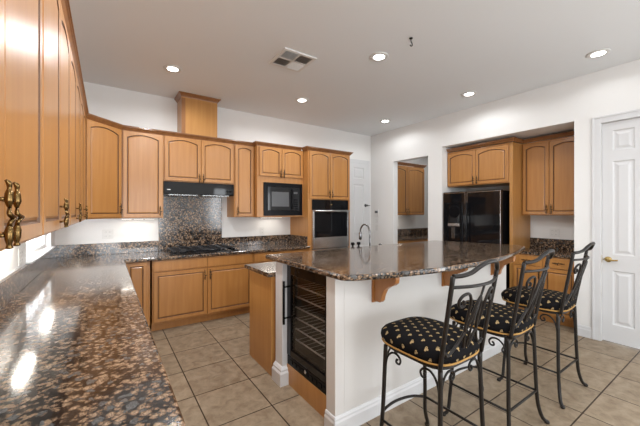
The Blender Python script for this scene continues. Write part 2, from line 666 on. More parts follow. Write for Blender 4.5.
def panel_door(bm, w, h, t, panels):
    """slab facing -y with recessed moulded panels: x 0..w, z 0..h, front at y=0"""
    xs = sorted({0, w} | {p[0] for p in panels} | {p[1] for p in panels})
    zs = sorted({0, h} | {p[2] for p in panels} | {p[3] for p in panels})
    for i in range(len(xs) - 1):
        for j in range(len(zs) - 1):
            cx, cz = (xs[i] + xs[i + 1]) / 2, (zs[j] + zs[j + 1]) / 2
            if any(p[0] < cx < p[1] and p[2] < cz < p[3] for p in panels):
                continue
            bm.faces.new([bm.verts.new(q) for q in ((xs[i], 0, zs[j]), (xs[i + 1], 0, zs[j]), (xs[i + 1], 0, zs[j + 1]), (xs[i], 0, zs[j + 1]))])
    for p in panels:
        rings = []
        for d, y in ((0, 0), (0.012, 0.010), (0.028, 0.010), (0.05, 0.002)):
            rings.append([bm.verts.new(q) for q in ((p[0] + d, y, p[2] + d), (p[1] - d, y, p[2] + d), (p[1] - d, y, p[3] - d), (p[0] + d, y, p[3] - d))])
        for a, b in zip(rings, rings[1:]):
            for k in range(4):
                bm.faces.new((a[k], a[(k + 1) % 4], b[(k + 1) % 4], b[k]))
        bm.faces.new(rings[-1])
    # back and sides
    a = [bm.verts.new(q) for q in ((0, 0, 0), (w, 0, 0), (w, 0, h), (0, 0, h))]
    b = [bm.verts.new(q) for q in ((0, t, 0), (w, t, 0), (w, t, h), (0, t, h))]
    for k in range(4):
        bm.faces.new((a[k], b[k], b[(k + 1) % 4], a[(k + 1) % 4]))
    bm.faces.new(b[::-1])
    bmesh.ops.remove_doubles(bm, verts=bm.verts[:], dist=1e-5)


def six_panels(w, h):
    s = m = 0.088 if w < 0.8 else 0.112
    c = w / 2
    zz = ((0.19, 0.79), (0.965, 2.0), (2.115, 2.34))
    out = []
    for z0, z1 in zz:
        out += [(s, c - m / 2, z0, z1), (c + m / 2, w - s, z0, z1)]
    return out


# white panel door in the right wall (faces -x)
bm = B(); panel_door(bm, D1Y1 - D1Y0 - 0.006, DZ - 0.018, 0.038, six_panels(D1Y1 - D1Y0 - 0.006, DZ))
d1 = struct('door_1', bm, 'white_trim', loc=(XR + 0.02, D1Y1 - 0.003, 0.014), rotz=-PI / 2)
bm = B()
lathe(bm, [(0.031, 0), (0.031, -0.006), (0.024, -0.012), (0.011, -0.014), (0.011, -0.048)], (0.052, 0, 0.91), 'y')
tube(bm, smooth_path([(0.052, -0.048, 0.91), (0.07, -0.05, 0.913), (0.10, -0.05, 0.907), (0.14, -0.046, 0.911)]), 0.009, 10)
obj('door_handle', bm, 'brass', d1)
bm = B()
box(bm, -0.0025, 0.0, -0.004, 0.0, 0.87, 0.95)
lathe(bm, [(0.006, 0), (0.006, -0.03)], (0.018, 0, 0.91), 'y')
obj('latch', bm, 'brass', d1)

# white door in the back wall, beside the oven tower
bm = B(); panel_door(bm, 0.90, 2.43, 0.03, six_panels(0.90, 2.43))
d2 = struct('door_2', bm, 'white_trim', loc=(3.575, YB - 0.032, 0.012))
bm = B()
lathe(bm, [(0.032, 0), (0.032, -0.008), (0.02, -0.014), (0.012, -0.016), (0.012, -0.05), (0.02, -0.055), (0.02, -0.06)], (0.835, 0, 1.575), 'y', 16)
tube(bm, [(0.835, -0.052, 1.575), (0.91, -0.052, 1.575)], 0.008)
obj('door_hook', bm, 'grey_plastic', d2)
bm = B()
for a in ((4.477, 4.545, 0, 2.52), (3.52, 4.477, 2.446, 2.52)):
    box(bm, a[0], a[1], YB - 0.018, YB, a[2], a[3])
struct('trim_2', bm, 'white_trim', bevel=0.003)
bm = B(); box(bm, 3.52, 3.57, YB - 0.018, YB, 0, 2.446)
struct('trim_3', bm, 'white_trim', bevel=0.003)


# ------------------------------------------------------------------ cabinet kit
def arch_loop(x0, x1, z0, z1, rise, n=14):
    pts = [(x0, z0), (x1, z0)]
    for k in range(n + 1):
        t = k / n
        pts.append((x1 + (x0 - x1) * t, z1 - rise + rise * (1 - (2 * t - 1) ** 2) if rise else z1))
    return pts


def door_mesh(w, h, arch=True, rail=0.043, t=0.021, small=False):
    """raised-panel door; x 0..w, z 0..h, front at y=-t, back at y=0; slot 1 is the dark glazed groove"""
    bm = B()
    rise = min(0.040, w * 0.095) if arch else 0.0
    n = 14

    def loop(d, y):
        return [bm.verts.new((x, y, z)) for x, z in arch_loop(rail + d, w - rail - d, rail + d, h - rail + (0.010 if arch else 0) - d, rise, n)]

    def outer(d, y):
        pts = [(d, d), (w - d, d)]
        for k in range(n + 1):
            pts.append((w - d + (2 * d - w) * k / n, h - d))
        return [bm.verts.new((x, y, z)) for x, z in pts]
    rings = [outer(0, 0), outer(0, -t + 0.004), outer(0.004, -t), loop(0, -t), loop(0.005, -t + 0.007), loop(0.011, -t + 0.007), loop(0.020, -t + 0.002)]
    N = len(rings[0])
    for ri, (a, b) in enumerate(zip(rings, rings[1:])):
        for k in range(N):
            f = bm.faces.new((a[k], a[(k + 1) % N], b[(k + 1) % N], b[k]))
            f.material_index = 1 if ri in (3, 4) else 0
    bm.faces.new(rings[-1])
    bm.faces.new(rings[0][::-1])
    return bm


def drawer_mesh(w, h, t=0.021):
    bm = B()
    box(bm, 0, w, -t, 0, 0, h, bev=0.005)
    return bm


PULL = None


def pull_data(mat):
    """wrought pull like two twisted buds joined by a bent leaf, 13 cm tall, on the front plane y=0"""
    bm = B()
    o = -0.021
    path = [(-.004, o + .004, .066), (0, o, .060), (0.001, o, .050), (0, o, .040), (0, o, .027), (0, o, .018), (.003, o, .013), (-.009, o - .002, .002),
            (.004, o - .004, -.004), (.022, o - .006, -.006), (.006, o - .004, -.010), (-.002, o - .002, -.016), (0.004, o, -.022), (0, o, -.034),
            (0, o, -.048), (0, o, -.058), (.002, o, -.064)]
    rad = [.0025, .005, .0035, .0068, .0078, .0045, .003, .0042, .005, .0032, .0045, .004, .0045, .0078, .0068, .004, .006]
    P, R = [], []
    sp = smooth_path(path, 3)
    for i, p in enumerate(sp):
        a = min(i // 3, len(rad) - 1)
        b = min(a + 1, len(rad) - 1)
        f = (i % 3) / 3
        P.append(p)
        R.append(rad[a] * (1 - f) + rad[b] * f)
    tube(bm, P, R, 10)
    for z in (.030, -.040):
        tube(bm, [(0, 0, z), (0, o, z)], .004, 8)
    bmesh.ops.recalc_face_normals(bm, faces=bm.faces[:])
    me = bpy.data.meshes.new('pull')
    bm.to_mesh(me)
    bm.free()
    me.materials.append(M[mat])
    return me


PULL_B = pull_data('bronze')
PULL_D = pull_data('dark_bronze')


def add_pull(parent, x, z, me=None, name='handle', roty=0.0, y=-0.021):
    o = bpy.data.objects.new(name, me or PULL_D)
    COL.objects.link(o)
    o.parent = parent
    o.location = (x, y, z)
    o.rotation_euler = (0, roty, 0)
    return o


def cabinet(name, label, cat, loc, rotz, w, d, h, fronts, base=False, group=None, pull=None, mat='maple', side=None):
    """front plane y=0, body behind it; fronts: (kind, x0, x1, z0, z1, hx, hz)"""
    t = thing(name, label, cat, loc, rotz, group)
    bm = B()
    if base:
        prism(bm, [(0, 0.10), (0, h), (d, h), (d, 0), (0.075, 0), (0.075, 0.10)], 'x', 0, w)
    else:
        box(bm, 0, w, 0, d, 0, h)
    obj('body', bm, mat, t, bevel=0.002)
    for kind, x0, x1, z0, z1, hx, hz in fronts:
        if kind == 'drawer':
            dm = drawer_mesh(x1 - x0, z1 - z0)
            dd = obj('drawer', dm, mat, t, loc=(x0, -0.001, z0))
        else:
            dm = door_mesh(x1 - x0, z1 - z0, kind == 'arch')
            dd = obj('door', dm, [mat, 'groove'], t, loc=(x0, -0.001, z0))
        if hx is not None:
            add_pull(dd, hx - x0, hz - z0, pull, roty=PI / 2 if kind == 'drawer' else 0)
    return t


CROWN = [(0, -0.058), (0.005, -0.058), (0.008, -0.048), (0.016, -0.040), (0.030, -0.022), (0.038, -0.016), (0.038, -0.010), (0.045, -0.007), (0.045, 0), (0, 0)]


def crown(parent, path, ztop=2.50, name='crown_molding', sc=1.0):
    bm = B()
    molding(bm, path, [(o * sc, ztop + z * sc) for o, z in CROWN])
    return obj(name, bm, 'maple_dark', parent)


UB, UT = 1.375, 2.452       # bottom and top of the wall cabinets
LX = -0.197                 # face of the left wall cabinets
UY = 4.445                  # face of the back wall cabinets

# --- left wall cabinets (face +x): local x runs +y
edges = (0.335, 1.385, 2.34, 3.25, 4.10)
words = ('nearest the camera', 'second from the camera', 'third from the camera',
         'next to the corner')
for i in range(4):
    y0, y1 = edges[i], edges[i + 1]
    w = y1 - y0
    mid = w / 2
    h = UT - 1.362
    fr = [('arch', 0.012, mid - 0.002, 0.012, h - 0.014, mid - 0.03, 0.085), ('arch', mid + 0.002, w - 0.012, 0.012, h - 0.014, mid + 0.032, 0.085)]
    ca = cabinet('upper_cabinet', 'tall maple double-door cabinet on the left wall, ' + words[i], 'cabinet', (LX, y0, 1.362), PI / 2,
            w - 0.001, abs(XL - LX) - 0.001, h, fr, group='maple cabinets along the left wall', pull=PULL_B)
    bm = B(); box(bm, 0.02, w - 0.021, 0.02, abs(XL - LX) - 0.002, -0.004, -0.0005)
    o = obj('bottom_panel', bm, 'plastic_white', ca)
    o['label'] = 'pale laminate underside'

# --- angled corner cabinet
t = thing('corner_cabinet', 'angled maple corner cabinet with one arched door where the two walls meet', 'cabinet', (0, 0, UB))
bm = B()
prism(bm, [(XL + .001, 4.102), (LX, 4.102), (0.150, UY - 0.002), (0.150, YB - .001), (XL + .001, YB - .001)], 'z', 0, UT - UB)
obj('body', bm, 'maple', t)
dv = Vector((0.150 - LX, UY - 0.002 - 4.102))
dw = dv.length
dd = obj('door', door_mesh(dw - 0.036, UT - UB - 0.026), ['maple', 'groove'], t, loc=(LX + dv.x / dw * 0.018 + 0.0007, 4.102 + dv.y / dw * 0.018 - 0.0007, 0.012), rotz=math.atan2(dv.y, dv.x))
add_pull(dd, dw - 0.036 - 0.03, 0.10)

# --- back wall cabinets
h = UT - UB
cabinet('upper_cabinet', 'tall maple wall cabinet with one wide arched door left of the cooktop', 'cabinet', (0.151, UY, UB), 0, 0.455, YB - UY - .001, h,
        [('arch', 0.012, 0.443, 0.012, h - 0.014, 0.415, 0.09)])
h2 = UT - 1.852
cabinet('upper_cabinet', 'short maple double-door cabinet directly above the black range hood', 'cabinet', (0.607, UY, 1.852), 0, 0.929, YB - UY - .001, h2,
        [('arch', 0.012, 0.462, 0.012, h2 - 0.014, 0.438, 0.055), ('arch', 0.467, 0.917, 0.012, h2 - 0.014, 0.491, 0.055)])
cabinet('upper_cabinet', 'narrow maple wall cabinet with one arched door right of the range hood', 'cabinet', (1.537, UY, UB), 0, 0.312, YB - UY - .001, h,
        [('arch', 0.012, 0.300, 0.012, h - 0.014, 0.045, 0.09)])
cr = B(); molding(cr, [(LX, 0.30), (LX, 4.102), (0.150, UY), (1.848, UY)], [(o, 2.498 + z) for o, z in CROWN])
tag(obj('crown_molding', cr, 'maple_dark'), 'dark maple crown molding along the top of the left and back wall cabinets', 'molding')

# --- microwave cabinet
MY = 4.330
t = thing('microwave_cabinet', 'maple cabinet with two short arched doors and the built-in microwave below', 'cabinet', (1.850, MY, UB))
w, d = 0.802, YB - MY - .001
bm = B()
for a in ((0, .018, 0, d, 0, UT - UB), (w - .018, w, 0, d, 0, UT - UB), (.018, w - .018, 0, d, 0, .02), (.018, w - .018, 0, d, .53, .60),
          (.018, w - .018, 0, d, UT - UB - .03, UT - UB), (.018, w - .018, d - .02, d, .02, UT - UB - .03), (.018, .098, 0, .02, .02, .53), (w - .022, w - .018, 0, .02, .02, .53)):
    box(bm, *a)
box(bm, .018, w - .018, 0.0, .02, .60, UT - UB - .03)
obj('body', bm, 'maple', t)
for x0, x1, hx in ((0.03, 0.402, 0.377), (0.408, 0.786, 0.435)):
    dd = obj('door', door_mesh(x1 - x0, 0.442), ['maple', 'groove'], t, loc=(x0, -0.001, 0.62))
    add_pull(dd, hx - x0, 0.05)
crown(t, [(0, 0.11), (0, 0), (w - 0.047, 0)], 2.498 - UB)

# built-in microwave
t = thing('microwave', 'black built-in microwave oven with window and control strip in its maple cabinet', 'microwave', (1.850 + 0.10, MY, UB + 0.022))
w = 0.682; hh = 0.506
bm = B()
for a in ((0, 0.06, 0, hh), (w - 0.06, w, 0, hh), (0.06, w - 0.06, 0, 0.075), (0.06, w - 0.06, hh - 0.06, hh)):
    box(bm, a[0], a[1], -0.012, -0.001, a[2], a[3], bev=0.002)
for k in range(4):
    box(bm, 0.03, w - 0.03, -0.016, -0.012, 0.018 + 0.012 * k, 0.023 + 0.012 * k)
obj('trim_frame', bm, 'black_satin', t)
bm = B(); box(bm, 0.061, w - 0.061, 0.0, 0.34, 0.076, hh - 0.061)
obj('body', bm, 'black_satin', t)
bm = B()
box(bm, 0.062, 0.49, -0.024, -0.001, 0.077, hh - 0.062, bev=0.004)
dd = obj('door', bm, 'black_gloss', t)
bm = B(); box(bm, 0.125, 0.425, -0.027, -0.0245, 0.14, hh - 0.14, bev=0.001)
o = obj('window', bm, 'grey_plastic', dd); o['label'] = 'grey mesh window'
bm = B(); tube(bm, [(0.475, -0.024, 0.11), (0.475, -0.045, 0.12), (0.475, -0.045, hh - 0.11), (0.475, -0.024, hh - 0.10)], 0.008, 8)
obj('handle', bm, 'black_satin', dd)
bm = B(); box(bm, 0.492, w - 0.062, -0.022, -0.001, 0.077, hh - 0.062, bev=0.003)
cp = obj('control_panel', bm, 'black_gloss', t)
bm = B()
for r in range(5):
    for c in range(3):
        box(bm, 0.510 + c * 0.026, 0.530 + c * 0.026, -0.0235, -0.0221, 0.10 + r * 0.034, 0.122 + r * 0.034)
obj('keypad', bm, 'black_satin', cp)
bm = B(); box(bm, 0.512, 0.582, -0.0235, -0.0221, 0.345, 0.375)
obj('clock_display', bm, 'grey_plastic', cp)

# --- oven tower
TY = 4.186
TX0, TX1 = 2.654, 3.525
t = thing('oven_tower', 'tall maple oven tower cabinet with two arched doors over the steel wall oven', 'cabinet', (TX0, TY, 0))
w, d = TX1 - TX0, YB - TY - .001
OX0, OX1, OZ0, OZ1 = 0.072, w - 0.042, 0.80, 1.655
bm = B()
for a in ((0, OX0, 0, d, 0.10, UT), (OX1, w, 0, d, 0.10, UT), (OX0, OX1, 0, d, 0.10, OZ0), (OX0, OX1, 0, d, OZ1, UT), (OX0, OX1, d - .02, d, OZ0, OZ1), (0, w, 0.075, d, 0, 0.10)):
    box(bm, *a)
obj('body', bm, 'maple', t)
for x0, x1, hx in ((0.022, 0.432, 0.405), (0.438, w - 0.02, 0.465)):
    dd = obj('door', door_mesh(x1 - x0, 0.772), ['maple', 'groove'], t, loc=(x0, -0.001, 1.665))
    add_pull(dd, hx - x0, 0.085)
for z0, z1 in ((0.12, 0.43), (0.44, 0.77)):
    dd = obj('drawer', drawer_mesh(w - 0.04, z1 - z0), 'maple', t, loc=(0.02, -0.001, z0))
    add_pull(dd, (w - 0.04) / 2, (z1 - z0) / 2, roty=PI / 2)
crown(t, [(0, 0.142), (0, 0), (w, 0), (w, d - 0.005)], 2.498)

t = thing('wall_oven', 'stainless steel single wall oven with dark glass door in the tower cabinet', 'oven', (TX0 + OX0, TY, OZ0))
w = OX1 - OX0; hh = OZ1 - OZ0
bm = B(); box(bm, 0.002, w - 0.002, 0.002, 0.55, 0.003, hh - 0.003)
obj('body', bm, 'black_satin', t)
bm = B(); box(bm, 0.004, w - 0.004, -0.018, 0.001, hh - 0.165, hh - 0.004, bev=0.003)
cp = obj('control_panel', bm, 'black_gloss', t)
bm = B(); lathe(bm, [(0.012, 0), (0.012, -0.014), (0.009, -0.018)], (w / 2, -0.018, hh - 0.08), 'y', 16)
obj('knob', bm, 'brass', cp)
bm = B()
ft = hh - 0.172
for a in ((0.002, 0.035, 0.055, ft), (w - 0.035, w - 0.002, 0.055, ft), (0.035, w - 0.035, 0.055, 0.235), (0.035, w - 0.035, ft - 0.03, ft)):
    box(bm, a[0], a[1], -0.030, 0.001, a[2], a[3], bev=0.002)
dd = obj('door', bm, 'steel', t)
bm = B(); box(bm, 0.0355, w - 0.0355, -0.024, 0.001, 0.2355, ft - 0.0305)
obj('door_glass', bm, 'black_gloss', dd)
bm = B()
tube(bm, [(0.02, -0.065, ft - 0.012), (w - 0.02, -0.065, ft - 0.012)], 0.014, 12)
for x in (0.05, w - 0.05):
    tube(bm, [(x, -0.03, ft - 0.012), (x, -0.065, ft - 0.012)], 0.009, 8)
obj('handle', bm, 'steel', dd)
bm = B(); box(bm, 0.002, w - 0.002, -0.020, 0.001, 0.004, 0.045, bev=0.003)
obj('vent_trim', bm, 'steel', t)

# --- chimney cover above the hood cabinet
t = thing('chimney_cover', 'square maple chimney box with crown reaching the ceiling above the hood', 'chimney cover', (0, 0, UT + .001))
CX0, CX1, CY = 0.828, 1.298, 4.452
bm = B(); box(bm, CX0, CX1, CY, YB - .001, 0, ZC - (UT + .001) - 0.002)
obj('body', bm, 'maple_panel', t)
bm = B()
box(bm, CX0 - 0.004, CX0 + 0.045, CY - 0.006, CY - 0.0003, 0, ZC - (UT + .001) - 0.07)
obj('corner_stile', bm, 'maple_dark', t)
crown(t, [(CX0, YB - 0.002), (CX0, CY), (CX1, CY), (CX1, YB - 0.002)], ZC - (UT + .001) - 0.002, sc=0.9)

# --- range hood
t = thing('range_hood', 'slim glossy black range hood under the short maple cabinet', 'range hood', (0.612, UY - 0.022, 1.684))
bm = B(); prism(bm, [(0, 0.012), (0.006, 0.0), (0.33, 0.0), (0.33, 0.166), (0, 0.166)], 'x', 0, 0.918)
obj('body', bm, 'black_gloss', t, bevel=0.002)
bm = B()
for x in (0.06, 0.49):
    box(bm, x, x + 0.37, 0.05, 0.30, -0.006, -0.0005)
obj('filter', bm, 'steel', t)
bm = B(); box(bm, 0.035, 0.075, -0.0015, -0.0002, 0.055, 0.066)
o = obj('badge', bm, 'plastic_white', t); o['label'] = 'small pale maker badge'
bm = B()
for k in range(2):
    box(bm, 0.80 + 0.045 * k, 0.83 + 0.045 * k, -0.006, -0.0002, 0.05, 0.066, bev=0.002)
obj('switch', bm, 'black_satin', t)

# --- countertops and splash
def slab(name, pts, z0, z1, label, bev=0.010, holes=None):
    bm = B()
    prism(bm, pts, 'z', z0, z1, bev=bev)
    return tag(obj(name, bm, 'granite'), label, 'countertop')


CE, BE = 0.168, 4.121        # counter edges
slab('countertop', [(XL + .001, -0.6), (CE, -0.6), (CE, BE - .012), (CE + .012, BE), (TX0 - .001, BE), (TX0 - .001, YB - .001), (XL + .001, YB - .001)], 0.876, 0.914,
     'L-shaped polished brown granite countertop along the left and back walls')
BS = 1.06


def splash(label, *a):
    bm = B()
    box(bm, *a, bev=0.003)
    return tag(obj('backsplash', bm, 'granite'), label, 'backsplash')


splash('low granite backsplash strip along the left wall under the window', XL + .001, XL + .021, -0.6, YB - .0225, 0.9145, BS)
splash('low granite backsplash strip between the corner and the cooktop panel', XL + .001, 0.588, YB - .021, YB - .001, 0.9145, BS)
splash('tall granite panel behind the cooktop reaching up to the range hood', 0.59, 1.452, YB - .024, YB - .001, 0.9145, 1.682)
splash('low granite backsplash strip right of the cooktop under the microwave', 1.454, TX0 - .0225, YB - .021, YB - .001, 0.9145, BS)
splash('short granite backsplash return against the side of the oven tower', TX0 - .021, TX0 - .001, 4.20, YB - .001, 0.9145, BS)
bm = B(); box(bm, XL + .001, XL + .008, -0.6, WY0 - .15, BS + .001, BS + .010)
struct('trim_4', bm, 'white_trim')
bm = B(); box(bm, XL + .001, XL + .035, WY0 - .04, WY1 + .04, BS + .001, BS + .014)
struct('trim_5', bm, 'white_trim', bevel=0.002)

# --- base cabinets
FB = 4.180
LF = 0.108
h = 0.875
cabinet('base_cabinet', 'narrow maple base cabinet door in the corner left of the cooktop cabinet', 'cabinet', (LF + .002, FB, 0), 0, 0.318, YB - FB - .001, h,
        [('square', 0.07, 0.29, 0.125, h - 0.012, None, 0)], base=True)
cabinet('base_cabinet', 'maple base cabinet with two drawer fronts and two doors under the cooktop', 'cabinet', (0.4495, FB, 0), 0, 1.267, YB - FB - .001, h,
        [('drawer', 0.014, 0.631, 0.735, h - 0.012, None, 0), ('drawer', 0.637, 1.253, 0.735, h - 0.012, None, 0),
         ('square', 0.014, 0.631, 0.125, 0.722, 0.600, 0.64), ('square', 0.637, 1.253, 0.125, 0.722, 0.668, 0.64)], base=True)
cabinet('base_cabinet', 'maple base cabinet behind the island, between the cooktop cabinet and oven tower', 'cabinet', (1.718, FB, 0), 0, 0.932, YB - FB - .001, h,
        [('drawer', 0.014, 0.896, 0.735, h - 0.012, 0.455, 0.80), ('square', 0.014, 0.452, 0.125, 0.722, 0.42, 0.64), ('square', 0.458, 0.896, 0.125, 0.722, 0.49, 0.64)], base=True)
for i, (y0, y1) in enumerate(((-0.58, 0.36), (0.361, 1.30), (1.301, 2.25), (2.251, 3.20), (3.201, 4.155))):
    w = y1 - y0
    lab = ('maple base cabinet run beneath the left granite counter, hidden from the camera')
    cabinet('base_cabinet', lab, 'cabinet', (LF, y0, 0), PI / 2, w, LF - XL - .001, h,
            [('drawer', 0.014, w - 0.014, 0.735, h - 0.012, w / 2, 0.80), ('square', 0.014, w / 2 - .003, 0.125, 0.722, w / 2 - 0.035, 0.64),
             ('square', w / 2 + .003, w - 0.014 - (0.03 if i == 4 else 0), 0.125, 0.722, w / 2 + 0.035, 0.64)], base=True, group='base cabinets under the left counter')

# --- cooktop
t = thing('cooktop', 'black gas cooktop with cast iron grates set in the back counter', 'cooktop', (0.66, 4.20, 0.9145))
bm = B(); box(bm, 0, 0.86, 0, 0.48, 0, 0.012, bev=0.004)
obj('glass_top', bm, 'black_gloss', t)
for x, y, r in ((0.16, 0.13, .045), (0.16, 0.35, .038), (0.43, 0.25, .055), (0.66, 0.35, .045), (0.66, 0.13, .038)):
    bm = B(); lathe(bm, [(r, 0.0125), (r, 0.022), (r * .75, 0.024), (r * .75, 0.031), (r * .3, 0.033)], (x, y, 0), 'z', 20)
    obj('burner', bm, 'cast_iron', t)
for x0, x1 in ((0.03, 0.285), (0.295, 0.555), (0.565, 0.775)):
    bm = B()
    for y in (0.03, 0.45):
        tube(bm, [(x0, y, 0.046), (x1, y, 0.046)], 0.007, 6)
    for x in (x0, x1):
        tube(bm, [(x, 0.03, 0.046), (x, 0.45, 0.046)], 0.007, 6)
    for y in (0.13, 0.24, 0.35):
        tube(bm, [(x0, y, 0.046), (x1, y, 0.046)], 0.006, 6)
    tube(bm, [((x0 + x1) / 2, 0.03, 0.046), ((x0 + x1) / 2, 0.45, 0.046)], 0.006, 6)
    for x in (x0, x1):
        for y in (0.03, 0.45):
            tube(bm, [(x, y, 0.0125), (x, y, 0.046)], 0.007, 6)
    obj('grate', bm, 'cast_iron', t)
for k in range(5):
    bm = B(); lathe(bm, [(0.017, 0.0125), (0.016, 0.03), (0.006, 0.031)], (0.818, 0.08 + 0.08 * k, 0), 'z', 16)
    obj('knob', bm, 'steel' if k < 0 else 'black_satin', t)

# ------------------------------------------------------------------ island
IX, IY = 1.22, 1.595         # end plane, seating face
IX1 = 3.52
t = thing('kitchen_island', 'white painted kitchen island base with panelled seating side and end posts', 'island', (IX, IY, 0))
bm = B()
box(bm, 0.075, IX1 - IX, 0, 0.10, 0, 1.026)         # seating panel
box(bm, 0.68, IX1 - IX, 0.10, 0.86, 0, 1.026)       # core
box(bm, 0.68, IX1 - IX, 0.86, 0.90, 0, 1.026)
box(bm, 0.075, 0.68, 0.72, 0.86, 0, 1.026)
obj('body', bm, 'island_paint', t)
bm = B(); box(bm, 0, 0.075, 0, 0.10, 0, 1.026, bev=0.004)
obj('corner_post', bm, 'island_paint', t)
bm = B(); box(bm, 0, 0.075, 0.735, 0.86, 0, 1.026, bev=0.004)
po = obj('end_post', bm, 'white_trim', t)
bm = B()
molding(bm, [(0.0, 0.86), (0.0, 0.735), (0.0749, 0.735)], [(o * 2.0, z * 1.0) for o, z in [(0, 0), (0.018, 0), (0.018, 0.10), (0.012, 0.115), (0.012, 0.128), (0.004, 0.145), (0, 0.15)]][::-1])
obj('post_base', bm, 'white_trim', po)
bm = B()
molding(bm, [(0.0, 0.10), (0.0, 0.0), (IX1 - IX, 0.0), (IX1 - IX, 0.90)], BASEP[::-1] if False else BASEP)
obj('baseboard', bm, 'white_trim', t)
CORB = [(0, 0), (0, -0.20), (-0.055, -0.20), (-0.068, -0.185), (-0.076, -0.15), (-0.10, -0.105), (-0.135, -0.078), (-0.175, -0.062), (-0.195, -0.045), (-0.20, -0.022), (-0.20, 0)]
for x in (1.575, 2.40, 3.225):
    bm = B()
    prism(bm, [(-0.012 + y, 1.026 + z) for y, z in CORB], 'x', x - IX - 0.02, x - IX + 0.02, bev=0.003)
    box(bm, x - IX - 0.032, x - IX + 0.032, -0.012, -0.0003, 0.815, 1.026)
    obj('corbel', bm, 'corbel_wood', t)

# bar top: bowed seating edge
pts = [(1.185, 2.585), (1.185, 1.50), (1.215, 1.455), (1.27, 1.43)]
n = 22
for k in range(1, n):
    s = k / n
    x = 1.27 + (3.80 - 1.27) * s
    y = 1.43 - 0.20 * math.sin(PI * s ** 0.92) ** 0.9 + (1.535 - 1.43) * s
    pts.append((x, y))
pts += [(3.86, 1.55), (3.925, 1.60), (3.95, 1.67), (3.925, 1.85), (3.84, 2.20), (3.70, 2.585)]
slab('bar_counter', pts, 1.0275, 1.066, 'raised granite bar top on the island with a bowed seating edge', bev=0.012)

# lower work counter on the far side with its cabinet
slab('island_countertop', [(1.165, 2.497), (1.22, 2.4965), (3.60, 2.4965), (3.60, 3.055), (1.165, 3.055)], 0.876, 0.914,
     'lower granite work counter behind the raised bar of the island', bev=0.008)
t = thing('island_cabinet', 'maple sink cabinet forming the far half of the island, plain end panel', 'cabinet', (1.20, 2.497, 0))
bm = B()
box(bm, 0.02, 2.36, 0.0, 0.50, 0.0, 0.875)
obj('body', bm, 'maple', t)
bm = B(); box(bm, 0, 0.0195, -0.0, 0.503, 0.0, 0.875)
o = obj('end_panel', bm, 'maple_panel', t)
for k in range(4):
    dd = obj('door', door_mesh(0.56, 0.72, False), ['maple', 'groove'], t, loc=(0.62 + 0.575 * k, 0.501, 0.12), rotz=PI)
    add_pull(dd, 0.53 if k % 2 else 0.03, 0.62)

# wine cooler in the island end (faces -x)
WX = 1.262
t = thing('wine_cooler', 'black glass-door wine cooler built into the end of the island', 'wine cooler', (WX, 2.325, 0.165), -PI / 2)
w, hh, d = 0.622, 0.850, 0.56
# local: x -> -y world, y -> +x world
bm = B()
for a in ((0, w, d - .02, d, 0, hh), (0, .02, 0.05, d - .02, 0, hh), (w - .02, w, 0.05, d - .02, 0, hh), (.02, w - .02, 0.05, d - .02, 0, .03), (.02, w - .02, 0.05, d - .02, hh - .03, hh)):
    box(bm, *a)
obj('cabinet_shell', bm, 'cooler_inside', t)
bm = B()
for a in ((0.002, 0.065, 0.085, hh - 0.002), (w - 0.065, w - 0.002, 0.085, hh - 0.002), (0.065, w - 0.065, 0.085, 0.135), (0.065, w - 0.065, hh - 0.085, hh - 0.002)):
    box(bm, a[0], a[1], 0.0, 0.045, a[2], a[3], bev=0.003)
dd = obj('door', bm, 'black_gloss', t)
bm = B(); box(bm, 0.0655, w - 0.0655, 0.012, 0.018, 0.1355, hh - 0.0855)
obj('door_glass', bm, 'smoke_glass', dd)
bm = B()
tube(bm, [(0.03, -0.045, 0.35), (0.03, -0.045, 0.71)], 0.010, 10)
for z in (0.40, 0.66):
    tube(bm, [(0.03, 0.0, z), (0.03, -0.045, z)], 0.007, 8)
obj('handle', bm, 'black_satin', dd)
bm = B(); tube(bm, [(0.20 + 0.010 * math.cos(a * PI / 8), -0.001, hh - 0.04 + 0.006 * math.sin(a * PI / 8)) for a in range(17)], 0.0012, 6)
o = obj('badge', bm, 'chrome', dd); o['label'] = 'small silver badge on the top rail'
bm = B()
ccx, ccz = 0.455, hh - 0.155
tube(bm, [(ccx + 0.024 * math.cos(a * PI / 10), 0.011, ccz + 0.024 * math.sin(a * PI / 10)) for a in range(21)], 0.0014, 6)
tube(bm, [(ccx - 0.010, 0.011, ccz - 0.012), (ccx, 0.011, ccz + 0.012), (ccx + 0.010, 0.011, ccz - 0.012)], 0.0014, 6)
o = obj('emblem', bm, 'brass', dd); o['label'] = 'round gold emblem on the glass'
for k in range(6):
    z = 0.20 + 0.092 * k
    bm = B()
    tube(bm, [(0.03, 0.07, z), (w - 0.03, 0.07, z)], 0.006, 6)
    tube(bm, [(0.03, 0.50, z), (w - 0.03, 0.50, z)], 0.003, 6)
    for j in range(9):
        x = 0.05 + (w - 0.10) * j / 8
        tube(bm, [(x, 0.07, z), (x, 0.50, z)], 0.002, 5)
    obj('wire_shelf', bm, 'wire', t)
bm = B()
box(bm, 0.002, w - 0.002, 0.004, 0.05, 0.002, 0.078, bev=0.003)
for k in range(9):
    box(bm, 0.05 + 0.06 * k, 0.09 + 0.06 * k, 0.0, 0.004, 0.025, 0.055)
kp = obj('kick_grille', bm, 'black_satin', t)
bm = B(); lathe(bm, [(0.014, 0), (0.014, -0.006), (0.01, -0.008)], (0.30, 0.0, 0.055), 'y', 16)
o = obj('lock', bm, 'steel', kp)
bm = B(); box(bm, WX, WX + 0.55, 1.700, 2.325, 0.0, 0.1645)
tag(obj('plinth', bm, 'maple_panel'), 'maple plinth board under the wine cooler', 'plinth')

